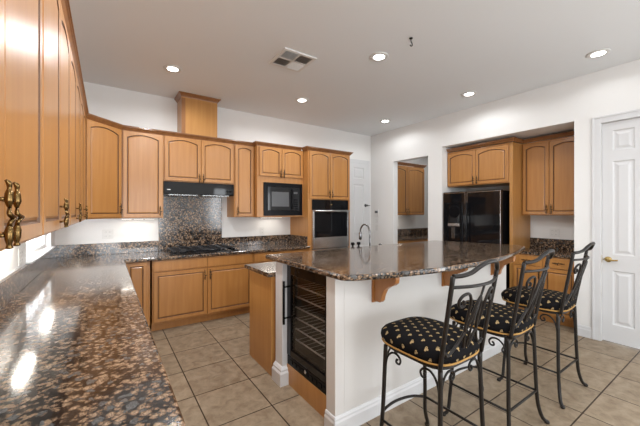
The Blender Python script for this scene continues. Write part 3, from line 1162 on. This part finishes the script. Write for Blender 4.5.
# sink fittings on the lower counter
t = thing('faucet', 'tall dark steel gooseneck pull-down faucet behind the raised bar', 'faucet', (2.585, 2.70, 0.9145))
bm = B(); lathe(bm, [(0.030, 0), (0.030, 0.008), (0.020, 0.016), (0.018, 0.10), (0.014, 0.11)], (0, 0, 0))
obj('base', bm, 'chrome', t)
bm = B()
tube(bm, smooth_path([(0, 0, 0.10), (0, 0, 0.22), (0, 0.0, 0.29), (0, 0.02, 0.348), (0, 0.065, 0.382), (0, 0.12, 0.376), (0, 0.158, 0.335), (0, 0.168, 0.295)], 6), 0.0095, 12)
obj('spout', bm, 'chrome', t)
bm = B(); lathe(bm, [(0.012, 0.296), (0.017, 0.286), (0.018, 0.205), (0.013, 0.195)], (0, 0.168, 0))
obj('spray_head', bm, 'chrome', t)
bm = B(); tube(bm, [(0.015, 0, 0.07), (0.05, 0, 0.075), (0.10, 0.0, 0.10)], [0.009, 0.007, 0.006], 8)
obj('lever', bm, 'chrome', t)
for x, lab in ((2.335, 'left of the two black soap pumps beside the faucet'), (2.425, 'right of the two black soap pumps, nearer the faucet')):
    t = thing('soap_pump', lab, 'soap pump', (x, 2.72, 0.9145), 0, 'black soap pumps by the sink')
    bm = B(); lathe(bm, [(0.024, 0), (0.024, 0.01), (0.016, 0.02), (0.015, 0.13), (0.010, 0.14), (0.010, 0.155)], (0, 0, 0))
    obj('stem', bm, 'black_satin', t)
    bm = B(); lathe(bm, [(0.012, 0.155), (0.022, 0.16), (0.022, 0.182), (0.016, 0.188)], (0, 0, 0))
    obj('pump_head', bm, 'black_satin', t)
t = thing('air_gap', 'small round chrome air gap cap right of the faucet', 'air gap', (2.80, 2.74, 0.9145))
bm = B(); lathe(bm, [(0.024, 0), (0.024, 0.01), (0.019, 0.014), (0.019, 0.09)], (0, 0, 0))
obj('collar', bm, 'chrome', t)
bm = B(); lathe(bm, [(0.021, 0.0905), (0.021, 0.135), (0.012, 0.145)], (0, 0, 0))
obj('cap', bm, 'chrome', t)
t = thing('sink', 'steel undermount basin rim in the island work counter', 'sink', (2.25, 2.80, 0.915))
bm = B()
for a in ((0, 0.6, 0, .012), (0, 0.6, .19, .202), (0, .012, .012, .19), (.588, .6, .012, .19)):
    box(bm, *a, 0, 0.004)
obj('rim', bm, 'steel', t)

# ------------------------------------------------------------------ fridge alcove
t = thing('refrigerator', 'glossy black side-by-side refrigerator with ice dispenser in the alcove', 'refrigerator', (4.60, 3.068, 0), -PI / 2)
w, hh = 0.915, 1.775
bm = B(); box(bm, 0.004, w - 0.004, 0.072, 0.66, 0.02, hh - 0.012, bev=0.004)
obj('body', bm, 'black_satin', t)
for x0, x1, nm in ((0.0, 0.395, 0), (0.401, w, 1)):
    bm = B(); box(bm, x0, x1, 0.0, 0.068, 0.10, hh, bev=0.012)
    dd = obj('door', bm, 'black_gloss', t)
    hx = 0.362 if nm == 0 else 0.434
    bm = B()
    tube(bm, [(hx, -0.045, 0.55), (hx, -0.045, 1.60)], 0.012, 10)
    for z in (0.60, 1.55):
        tube(bm, [(hx, 0.0, z), (hx, -0.045, z)], 0.009, 8)
    obj('handle', bm, 'black_satin', dd)
    bm = B()
    e = x1 - 0.008 if nm else x0 + 0.004
    box(bm, e - 0.004, e + 0.004, -0.003, -0.0003, 0.12, hh - 0.015)
    box(bm, x0 + 0.014, x1 - 0.014, -0.003, -0.0003, hh - 0.021, hh - 0.015)
    e2 = x0 + 0.014 if nm else x1 - 0.014
    box(bm, e2 - 0.003, e2 + 0.003, -0.003, -0.0003, 0.12, hh - 0.022)
    obj('edge_glint', bm, 'steel', dd)  # steel strips standing in for glints on the bevelled door edges
    if nm == 0:
        bm = B()
        for a in ((0.07, 0.09, 0.98, 1.60), (0.30, 0.32, 0.98, 1.60), (0.09, 0.30, 1.58, 1.60), (0.09, 0.30, 0.98, 1.0)):
            box(bm, a[0], a[1], -0.010, -0.0003, a[2], a[3], bev=0.003)
        dp = obj('dispenser', bm, 'black_satin', dd)
        bm = B(); lathe(bm, [(0.10, 0), (0.10, -0.006), (0.09, -0.010)], (0.195, -0.0003, 1.46), 'y', 28)
        obj('dispenser_dial', bm, 'black_satin', dp)
        bm = B(); box(bm, 0.095, 0.295, -0.014, -0.0003, 1.225, 1.27, bev=0.003)
        o = obj('dispenser_bezel', bm, 'steel', dp); o['label'] = 'silver dispenser bezel'
        bm = B(); box(bm, 0.165, 0.225, -0.026, -0.0003, 1.03, 1.205, bev=0.004)
        o = obj('ice_chute', bm, 'chrome', dp)
bm = B(); box(bm, 0.01, w - 0.01, 0.03, 0.30, 0.015, 0.095)
obj('kick_plate', bm, 'black_satin', t)
bm = B()
for x in (0.06, w - 0.06):
    for y in (0.10, 0.60):
        lathe(bm, [(0.02, 0), (0.02, 0.022)], (x, y, 0), 'z', 12)
obj('feet', bm, 'black_satin', t)

FXc = 4.745
cabinet('upper_cabinet', 'maple cabinet with two arched doors above the black refrigerator', 'cabinet', (FXc, AY1 - .001, 1.872), -PI / 2, 0.979, AX - FXc - .001, 0.575,
        [('arch', 0.012, 0.487, 0.012, 0.545, 0.46, 0.075), ('arch', 0.492, 0.967, 0.012, 0.545, 0.519, 0.075)])
bm = B(); box(bm, FXc - 0.003, AX - .001, 2.058, 2.1025, 0, 2.447)
tag(obj('tall_side_panel', bm, 'maple_panel'), 'tall maple side panel standing right of the refrigerator', 'panel')
AUX = 5.03
cabinet('upper_cabinet', 'maple double-door wall cabinet right of the refrigerator, over the alcove counter', 'cabinet', (AUX, 2.057, 1.405), -PI / 2, 0.739, AX - AUX - .001, 1.045,
        [('arch', 0.012, 0.340, 0.012, 1.015, 0.315, 0.085), ('arch', 0.345, 0.727, 0.012, 1.015, 0.371, 0.085)])
bm = B(); molding(bm, [(FXc, AY1 - .002), (FXc, 2.057), (AUX, 2.057), (AUX, AY0 + .002)], [(o * .8, 2.505 + z * .85) for o, z in CROWN][::-1])
# travel is -y so 'out' (right of travel) is -x
tag(obj('crown_molding', bm, 'maple_dark'), 'dark maple crown molding over the refrigerator alcove cabinets', 'molding')
ABX = 4.74
cabinet('base_cabinet', 'maple base cabinet with drawers below the alcove granite counter', 'cabinet', (ABX, 2.057, 0), -PI / 2, 0.739, AX - ABX - .001, 0.875,
        [('drawer', 0.014, 0.366, 0.73, 0.863, 0.19, 0.80), ('drawer', 0.372, 0.725, 0.73, 0.863, 0.548, 0.80),
         ('square', 0.014, 0.366, 0.125, 0.718, 0.335, 0.63), ('square', 0.372, 0.725, 0.125, 0.718, 0.403, 0.63)], base=True)
slab('countertop', [(4.70, AY0 + .001), (AX - .001, AY0 + .001), (AX - .001, 2.057), (4.70, 2.057)], 0.876, 0.914, 'small granite countertop in the alcove right of the refrigerator', bev=0.008)
splash('granite backsplash strip on the alcove wall behind the small counter', AX - .021, AX - .001, AY0 + .001, 2.0565, 0.9145, 1.065)

# ------------------------------------------------------------------ pantry seen through the doorway
cabinet('upper_cabinet', 'maple wall cabinet with arched doors seen through the pantry doorway', 'cabinet', (4.712, 4.42, 1.385), 0, 1.19, YB - 4.42 - .001, 1.05,
        [('arch', 0.012, 0.59, 0.012, 1.02, 0.56, 0.09), ('arch', 0.595, 1.178, 0.012, 1.02, 0.625, 0.09)])
bm = B(); molding(bm, [(4.712, 4.42), (5.902, 4.42), (5.902, YB - .002)], [(o, 2.50 + z) for o, z in CROWN])
tag(obj('crown_molding', bm, 'maple_dark'), 'crown molding on top of the cabinet in the pantry', 'molding')
cabinet('base_cabinet', 'maple base cabinet under the pantry counter', 'cabinet', (4.712, 4.20, 0), 0, 1.83, YB - 4.20 - .001, 0.875,
        [('square', 0.014, 0.60, 0.125, 0.86, 0.57, 0.7), ('square', 0.61, 1.2, 0.125, 0.86, 0.64, 0.7)], base=True)
slab('countertop', [(4.712, 4.16), (PX - .001, 4.16), (PX - .001, YB - .001), (4.712, YB - .001)], 0.876, 0.914, 'granite countertop inside the pantry beyond the doorway', bev=0.008)
splash('granite backsplash strip on the pantry back wall', 4.712, PX - .0225, YB - .021, YB - .001, 0.9145, 1.065)
splash('granite backsplash strip on the pantry side wall', PX - .021, PX - .001, 4.17, YB - .001, 0.9145, 1.065)

# ------------------------------------------------------------------ bar stools
def back_pt(u, z, out=0.0):
    k = max(0.0, (z - 0.68) / 0.47)
    return (u, -0.185 - 0.082 * k - 0.055 * k * (1 - min(1, (u / 0.205)) ** 2) - out, z)


def make_stool():
    t = thing('bar_stool', '', 'stool', (0, 0, 0), 0, 'wrought iron bar stools at the island')
    # seat frame ring
    def ring(hw, z, n=48, e=4.0, front=1.0):
        out = []
        for k in range(n):
            a = 2 * PI * k / n
            c, s = math.cos(a), math.sin(a)
            r = hw / (abs(c) ** e + abs(s) ** e) ** (1 / e)
            y = r * s
            if y > 0:
                y *= front
            out.append((r * c, y, z))
        return out
    bm = B()
    rr = ring(0.195, 0.670, 48, 5)
    tube(bm, rr + rr[:1], 0.009, 8, cap=False)
    obj('seat_frame', bm, 'black_iron', t)
    # cushion with uv by arc length
    bm = B()
    uvl = bm.loops.layers.uv.new('UVMap')
    prof = [(0.93, 0.681, 1.20), (0.985, 0.688, 1.16), (1.02, 0.702, 1.10), (1.035, 0.720, 1.03), (1.02, 0.738, 0.96), (0.97, 0.754, 0.90), (0.88, 0.766, 0.83), (0.72, 0.775, 0.70), (0.5, 0.780, 0.49), (0.25, 0.782, 0.245)]
    rows = []
    uvs = {}
    for s, z, uu in prof:
        row = []
        for p in ring(0.212 * s, z, 48, 3.6, 1.24):
            v = bm.verts.new(p)
            L = math.hypot(p[0], p[1]) or 1
            uvs[v] = (p[0] / s * uu / 1.0, p[1] / s * uu / 1.0)
            row.append(v)
        rows.append(row)
    c = bm.verts.new((0, 0, 0.7825)); uvs[c] = (0, 0)
    cb = bm.verts.new((0, 0, 0.681)); uvs[cb] = (0, 0)
    n = 48
    for a, b in zip(rows, rows[1:]):
        for k in range(n):
            bm.faces.new((a[k], a[(k + 1) % n], b[(k + 1) % n], b[k]))
    for k in range(n):
        bm.faces.new((rows[-1][k], rows[-1][(k + 1) % n], c))
        bm.faces.new((rows[0][(k + 1) % n], rows[0][k], cb))
    for f in bm.faces:
        f.smooth = True
        for l in f.loops:
            l[uvl].uv = uvs[l.vert]
    cu = obj('cushion', bm, 'stool_fabric', t)
    cu['label'] = 'black cushion with small gold motifs'
    bm = B()
    rr = ring(0.210, 0.688, 64, 3.8, 1.23)
    tube(bm, rr + rr[:1], 0.0055, 8, cap=False)
    o = obj('piping', bm, 'piping', cu); o['label'] = 'gold piping'
    # legs
    for sx in (-1, 1):
        for sy in (-1, 1):
            bm = B()
            k = 1.0 if sy < 0 else 0.92
            P = smooth_path([(sx * .182, sy * .182, .668), (sx * .188, sy * .186, .50), (sx * .197, sy * .19, .30), (sx * .208, sy * .198, .14), (sx * .232, sy * .214 * k, .045), (sx * .252, sy * .232 * k, .014)], 5)
            tube(bm, P, 0.0122, 8)
            lathe(bm, [(0.006, 0.0), (0.015, 0.004), (0.017, 0.012), (0.012, 0.022), (0.005, 0.026)], (sx * .255, sy * .235 * k, 0), 'z', 12)
            lg = obj('leg', bm, 'black_iron', t)
            # scroll braces either side of the leg head
            bm = B()
            for ax in (0, 1):
                def q(d, z):
                    x, y = sx * .186, sy * .185
                    if ax == 0:
                        return (x - sx * d, y, z)
                    return (x, y - sy * d, z)
                pp = [q(.004, .49), q(.008, .55), q(.022, .605), (q(.055, .640)), q(.095, .642), q(.118, .618), q(.108, .594), q(.088, .598), q(.090, .614), q(.099, .614)]
                tube(bm, smooth_path(pp, 4), 0.0062, 6)
            obj('scroll_brace', bm, 'black_iron', lg)
    # stretchers
    z = 0.225
    a = .2015; b = .193
    for p0, p1 in (((-a, -b, z), (a, -b, z)), ((-a, -b, z), (-a, b, z)), ((a, -b, z), (a, b, z))):
        bm = B(); tube(bm, [p0, p1], 0.0075, 8)
        obj('stretcher', bm, 'black_iron', t)
    bm = B()
    tube(bm, smooth_path([(-a, b, z), (-.13, b + .055, z), (0, b + .078, z), (.13, b + .055, z), (a, b, z)], 6), 0.0085, 8)
    obj('foot_rest', bm, 'black_iron', t)
    # back
    bm = B()
    for sx in (-1, 1):
        P = smooth_path([(sx * .192, -.187, .672), back_pt(sx * .196, .80), back_pt(sx * .203, 1.0), back_pt(sx * .207, 1.15)], 5)
        tube(bm, P, 0.0115, 8)
    top = [back_pt(-.207, 1.15), back_pt(-.165, 1.152), back_pt(-.12, 1.165), back_pt(-.085, 1.19), back_pt(-.045, 1.208), back_pt(0, 1.213),
           back_pt(.045, 1.208), back_pt(.085, 1.19), back_pt(.12, 1.165), back_pt(.165, 1.152), back_pt(.207, 1.15)]
    tube(bm, smooth_path(top, 4), 0.0112, 8)
    bf = obj('back_frame', bm, 'black_iron', t)
    bm = B()
    tube(bm, smooth_path([back_pt(u, 1.095) for u in (-.205, -.10, 0, .10, .205)], 5), 0.0085, 8)
    obj('back_rail', bm, 'black_iron', bf)
    for sx in (-1, 1):
        bm = B()
        P = [back_pt(sx * u, z_) for u, z_ in ((.006, .70), (.03, .78), (.058, .87), (.066, .95), (.072, 1.01), (.098, 1.055), (.135, 1.05), (.152, 1.02), (.140, .992), (.118, .996), (.116, 1.014), (.126, 1.02))]
        tube(bm, smooth_path(P, 5), 0.0075, 8)
        P = [back_pt(sx * u, z_) for u, z_ in ((.17, .755), (.155, .735), (.125, .745), (.085, .79), (.045, .865), (.025, .94), (.014, 1.0), (.0, 1.03))]
        tube(bm, smooth_path(P, 5), 0.0075, 8)
        obj('back_scroll', bm, 'black_iron', bf)
    bm = B()
    tube(bm, [back_pt(0, .70), back_pt(0, .82), back_pt(0, 1.095)], 0.006, 8)
    obj('back_spindle', bm, 'black_iron', bf)
    return t


stool = make_stool()
for i, (x, y, r, lab) in enumerate(((1.543, 1.105, 0.0, 'black iron bar stool nearest the camera, at the wine cooler end of the island'),
                                    (2.235, 1.10, 0.05, 'middle one of three black iron bar stools with patterned cushion'),
                                    (3.03, 1.10, 0.07, 'black iron bar stool farthest from camera, nearest the white door'))):
    o = stool if i == 0 else copy_tree(stool)
    o.location = (x, y, 0)
    for ch in o.children:                 # the seat swivels on its legs
        if ch.name.split('.')[0] in ('seat_frame', 'cushion', 'back_frame'):
            ch.rotation_euler = (0, 0, r)
    o['label'] = lab

# ------------------------------------------------------------------ ceiling fixtures
def spot(parent, loc, power):
    l = bpy.data.lights.new('can_lamp', 'SPOT')
    l.energy = power
    l.spot_size = math.radians(172)
    l.spot_blend = 0.4
    l.shadow_soft_size = 0.06
    l.color = (0.955, 0.985, 1.0)
    o = bpy.data.objects.new('can_lamp', l)
    COL.objects.link(o)
    o.parent = parent
    o.location = loc


cans = [(0.609, 3.77, 'recessed ceiling light above the left end of the cooktop wall, leftmost'),
        (2.306, 2.274, 'recessed ceiling light above the middle of the island, beside the ceiling hook'),
        (2.297, 3.78, 'recessed ceiling light in front of the microwave cabinet, behind the vent'),
        (4.027, 3.82, 'recessed ceiling light nearest the corner above the white back door'),
        (4.031, 2.30, 'recessed ceiling light in front of the refrigerator alcove'),
        (4.075, 0.975, 'recessed ceiling light in front of the white door, rightmost'),
        (0.609, 2.28, None), (0.609, 0.8, None), (2.30, 0.6, None), (2.3, -1.6, None), (0.6, -1.6, None), (4.03, -1.6, None), (5.65, 3.75, None)]  # unlabelled positions are unseen lamps added for fill, the last in the pantry
for x, y, lab in cans:
    t = thing('recessed_light', lab or 'added recessed ceiling light out of view, for fill', 'ceiling light', (x, y, ZC), 0, 'recessed lights in the kitchen ceiling')
    bm = B()
    lathe(bm, [(0.072, -0.0005), (0.095, -0.0005), (0.097, -0.005), (0.088, -0.010), (0.074, -0.008)], (0, 0, 0), 'z', 32)
    obj('trim_ring', bm, 'plastic_white', t)
    bm = B(); lathe(bm, [(0.071, -0.0005), (0.071, -0.006), (0.05, -0.009), (0.01, -0.010)], (0, 0, 0), 'z', 32)
    obj('lens', bm, 'can_glow', t)
    spot(t, (0, 0, -0.03), CAN_W * (2.6 if x < 1 and 1 < y < 3 else 1.4 if x < 1 and y < 3 else 0.6 if x > 5 else 1.0 if x < 3.9 else 0.55 if y > 1 else 0.20))

t = thing('air_vent', 'square white ceiling air vent with four louvred sections', 'vent', (1.61, 2.845, ZC))
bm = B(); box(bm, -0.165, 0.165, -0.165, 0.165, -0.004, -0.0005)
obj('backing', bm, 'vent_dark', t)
bm = B()
a = 0.185
for b in ((-a, a, -a, -a + .03), (-a, a, a - .03, a), (-a, -a + .03, -a + .03, a - .03), (a - .03, a, -a + .03, a - .03), (-.01, .01, -a + .03, a - .03), (-a + .03, -.01, -.01, .01), (.01, a - .03, -.01, .01)):
    box(bm, *b, -0.014, -0.0005)
obj('frame', bm, 'plastic_white', t)
for qx in (0, 1):
    for qy in (0, 1):
        bm = B()
        ox = -0.155 if qx == 0 else 0.010
        oy = -0.155 if qy == 0 else 0.010
        for k in range(7):
            # each blade slopes; the facing direction decides whether its white face or the gap is seen
            if (qx + qy) % 2 == 0:
                y = oy + 0.005 + 0.0205 * k
                dy = 0.012 if qy else -0.010
                prism(bm, [(y, -0.004), (y + 0.002, -0.004), (y + dy + .002, -0.018), (y + dy, -0.018)], 'x', ox, ox + 0.145)
            else:
                x = ox + 0.005 + 0.0205 * k
                dx = -0.010
                prism(bm, [(x, -0.004), (x + 0.002, -0.004), (x + dx + .002, -0.018), (x + dx, -0.018)], 'y', oy, oy + 0.145)
        obj('louvre', bm, 'plastic_white', t)

t = thing('ceiling_hook', 'small black hook screwed into the ceiling over the island', 'hook', (2.303, 1.866, ZC))
bm = B(); lathe(bm, [(0.016, -0.0005), (0.016, -0.006), (0.006, -0.012)], (0, 0, 0), 'z', 16)
obj('plate', bm, 'black_iron', t)
bm = B(); tube(bm, smooth_path([(0, 0, -.01), (0, 0, -.03), (.014, .0, -.045), (.018, 0, -.062), (.002, 0, -.074), (-.014, 0, -.066)], 5), 0.0045, 8)
obj('hook', bm, 'black_iron', t)

# under-cabinet lights
def under(x, y, rot, lab, power, z=UB, L=0.40, mat='under_dim'):
    t = thing('under_cabinet_light', lab, 'light', (x, y, z), rot, 'under-cabinet light bars')
    bm = B(); box(bm, -L / 2, L / 2, -0.035, 0.035, -0.016, -0.0005)
    obj('housing', bm, 'plastic_white', t)
    for k in range(3):
        bm = B(); box(bm, -L / 2 + 0.02 + (L - .01) / 3 * k, -L / 2 + (L - .01) / 3 * (k + 1) - 0.01, -0.025, 0.025, -0.019, -0.0165)
        obj('lens', bm, mat, t)
    l = bpy.data.lights.new('bar_lamp', 'AREA')
    l.shape = 'RECTANGLE'; l.size = L - .04; l.size_y = 0.05; l.energy = power; l.color = (1.0, 0.93, 0.83)
    o = bpy.data.objects.new('bar_lamp', l)
    COL.objects.link(o); o.parent = t; o.location = (0, 0, -0.022)


under(-0.41, 2.57, PI / 2, 'under-cabinet light bar on the left wall run, nearer the camera', UNDER_W, z=1.3575, mat='under_glow')
under(-0.43, 3.62, PI / 2, 'under-cabinet light bar on the left wall run, above the low window', UNDER_W, z=1.3575, mat='under_glow')
under(0.34, 4.62, 0, 'under-cabinet light bar left of the cooktop', UNDER_W * .42)
under(2.22, 4.62, 0, 'under-cabinet light bar beneath the microwave cabinet', UNDER_W * .36)
under(5.2, 4.62, 0, 'under-cabinet light bar in the pantry', UNDER_W * .5, z=1.385)


# ------------------------------------------------------------------ wall plates
def plate(name, lab, cat, loc, rot, w=0.075, h=0.118, kind='outlet', n=1, group=None):
    t = thing(name, lab, cat, loc, rot, group)
    bm = B(); box(bm, -w / 2, w / 2, -0.007, -0.0005, -h / 2, h / 2, bev=0.002)
    obj('cover_plate', bm, 'plastic_white', t)
    for i in range(n):
        cx = (i - (n - 1) / 2) * 0.046
        if kind == 'outlet':
            for s in (-1, 1):
                bm = B(); box(bm, cx - .017, cx + .017, -0.0095, -0.0072, s * .026 - .014, s * .026 + .014, bev=0.002)
                so = obj('socket', bm, 'plastic_white', t)
                bm = B()
                for d in (-.007, .007):
                    box(bm, cx + d - .0012, cx + d + .0012, -0.0101, -0.0096, s * .026 - .004, s * .026 + .006)
                obj('slot', bm, 'grey_plastic', so)
        else:
            bm = B(); box(bm, cx - .016, cx + .016, -0.010, -0.0072, -.033, .033, bev=0.002)
            obj('rocker', bm, 'plastic_white', t)
    return t


plate('outlet', 'white double outlet plate on the back wall left of the cooktop', 'outlet', (0.017, YB, 1.172), 0, w=0.12, n=2)
plate('outlet', 'white outlet on the back wall beneath the microwave', 'outlet', (2.12, YB, 1.14), 0)
plate('outlet', 'white outlet on the alcove wall above the small counter', 'outlet', (AX, 1.75, 1.155), -PI / 2, w=0.12, n=2)
plate('outlet', 'white outlet on the left wall before the low window', 'outlet', (XL, 2.98, 1.14), PI / 2, w=0.12, n=2)
plate('outlet', 'white outlet on the pantry back wall', 'outlet', (5.30, YB, 1.14), 0)
plate('light_switch', 'white light switch on the right wall below the keypad', 'switch', (XR, 4.582, 1.13), -PI / 2, kind='switch')
plate('light_switch', 'second white light switch on the right wall, just under the keypad', 'switch', (XR, 4.582, 1.275), -PI / 2, kind='switch', h=0.09)
t = thing('wall_keypad', 'small white alarm keypad with dark screen on the right wall', 'keypad', (XR, 4.582, 1.43), -PI / 2)
bm = B(); box(bm, -0.055, 0.055, -0.022, -0.0005, -0.075, 0.075, bev=0.005)
obj('case', bm, 'plastic_white', t)
bm = B(); box(bm, -0.04, 0.04, -0.0235, -0.0222, 0.0, 0.045)
obj('screen', bm, 'grey_plastic', t)
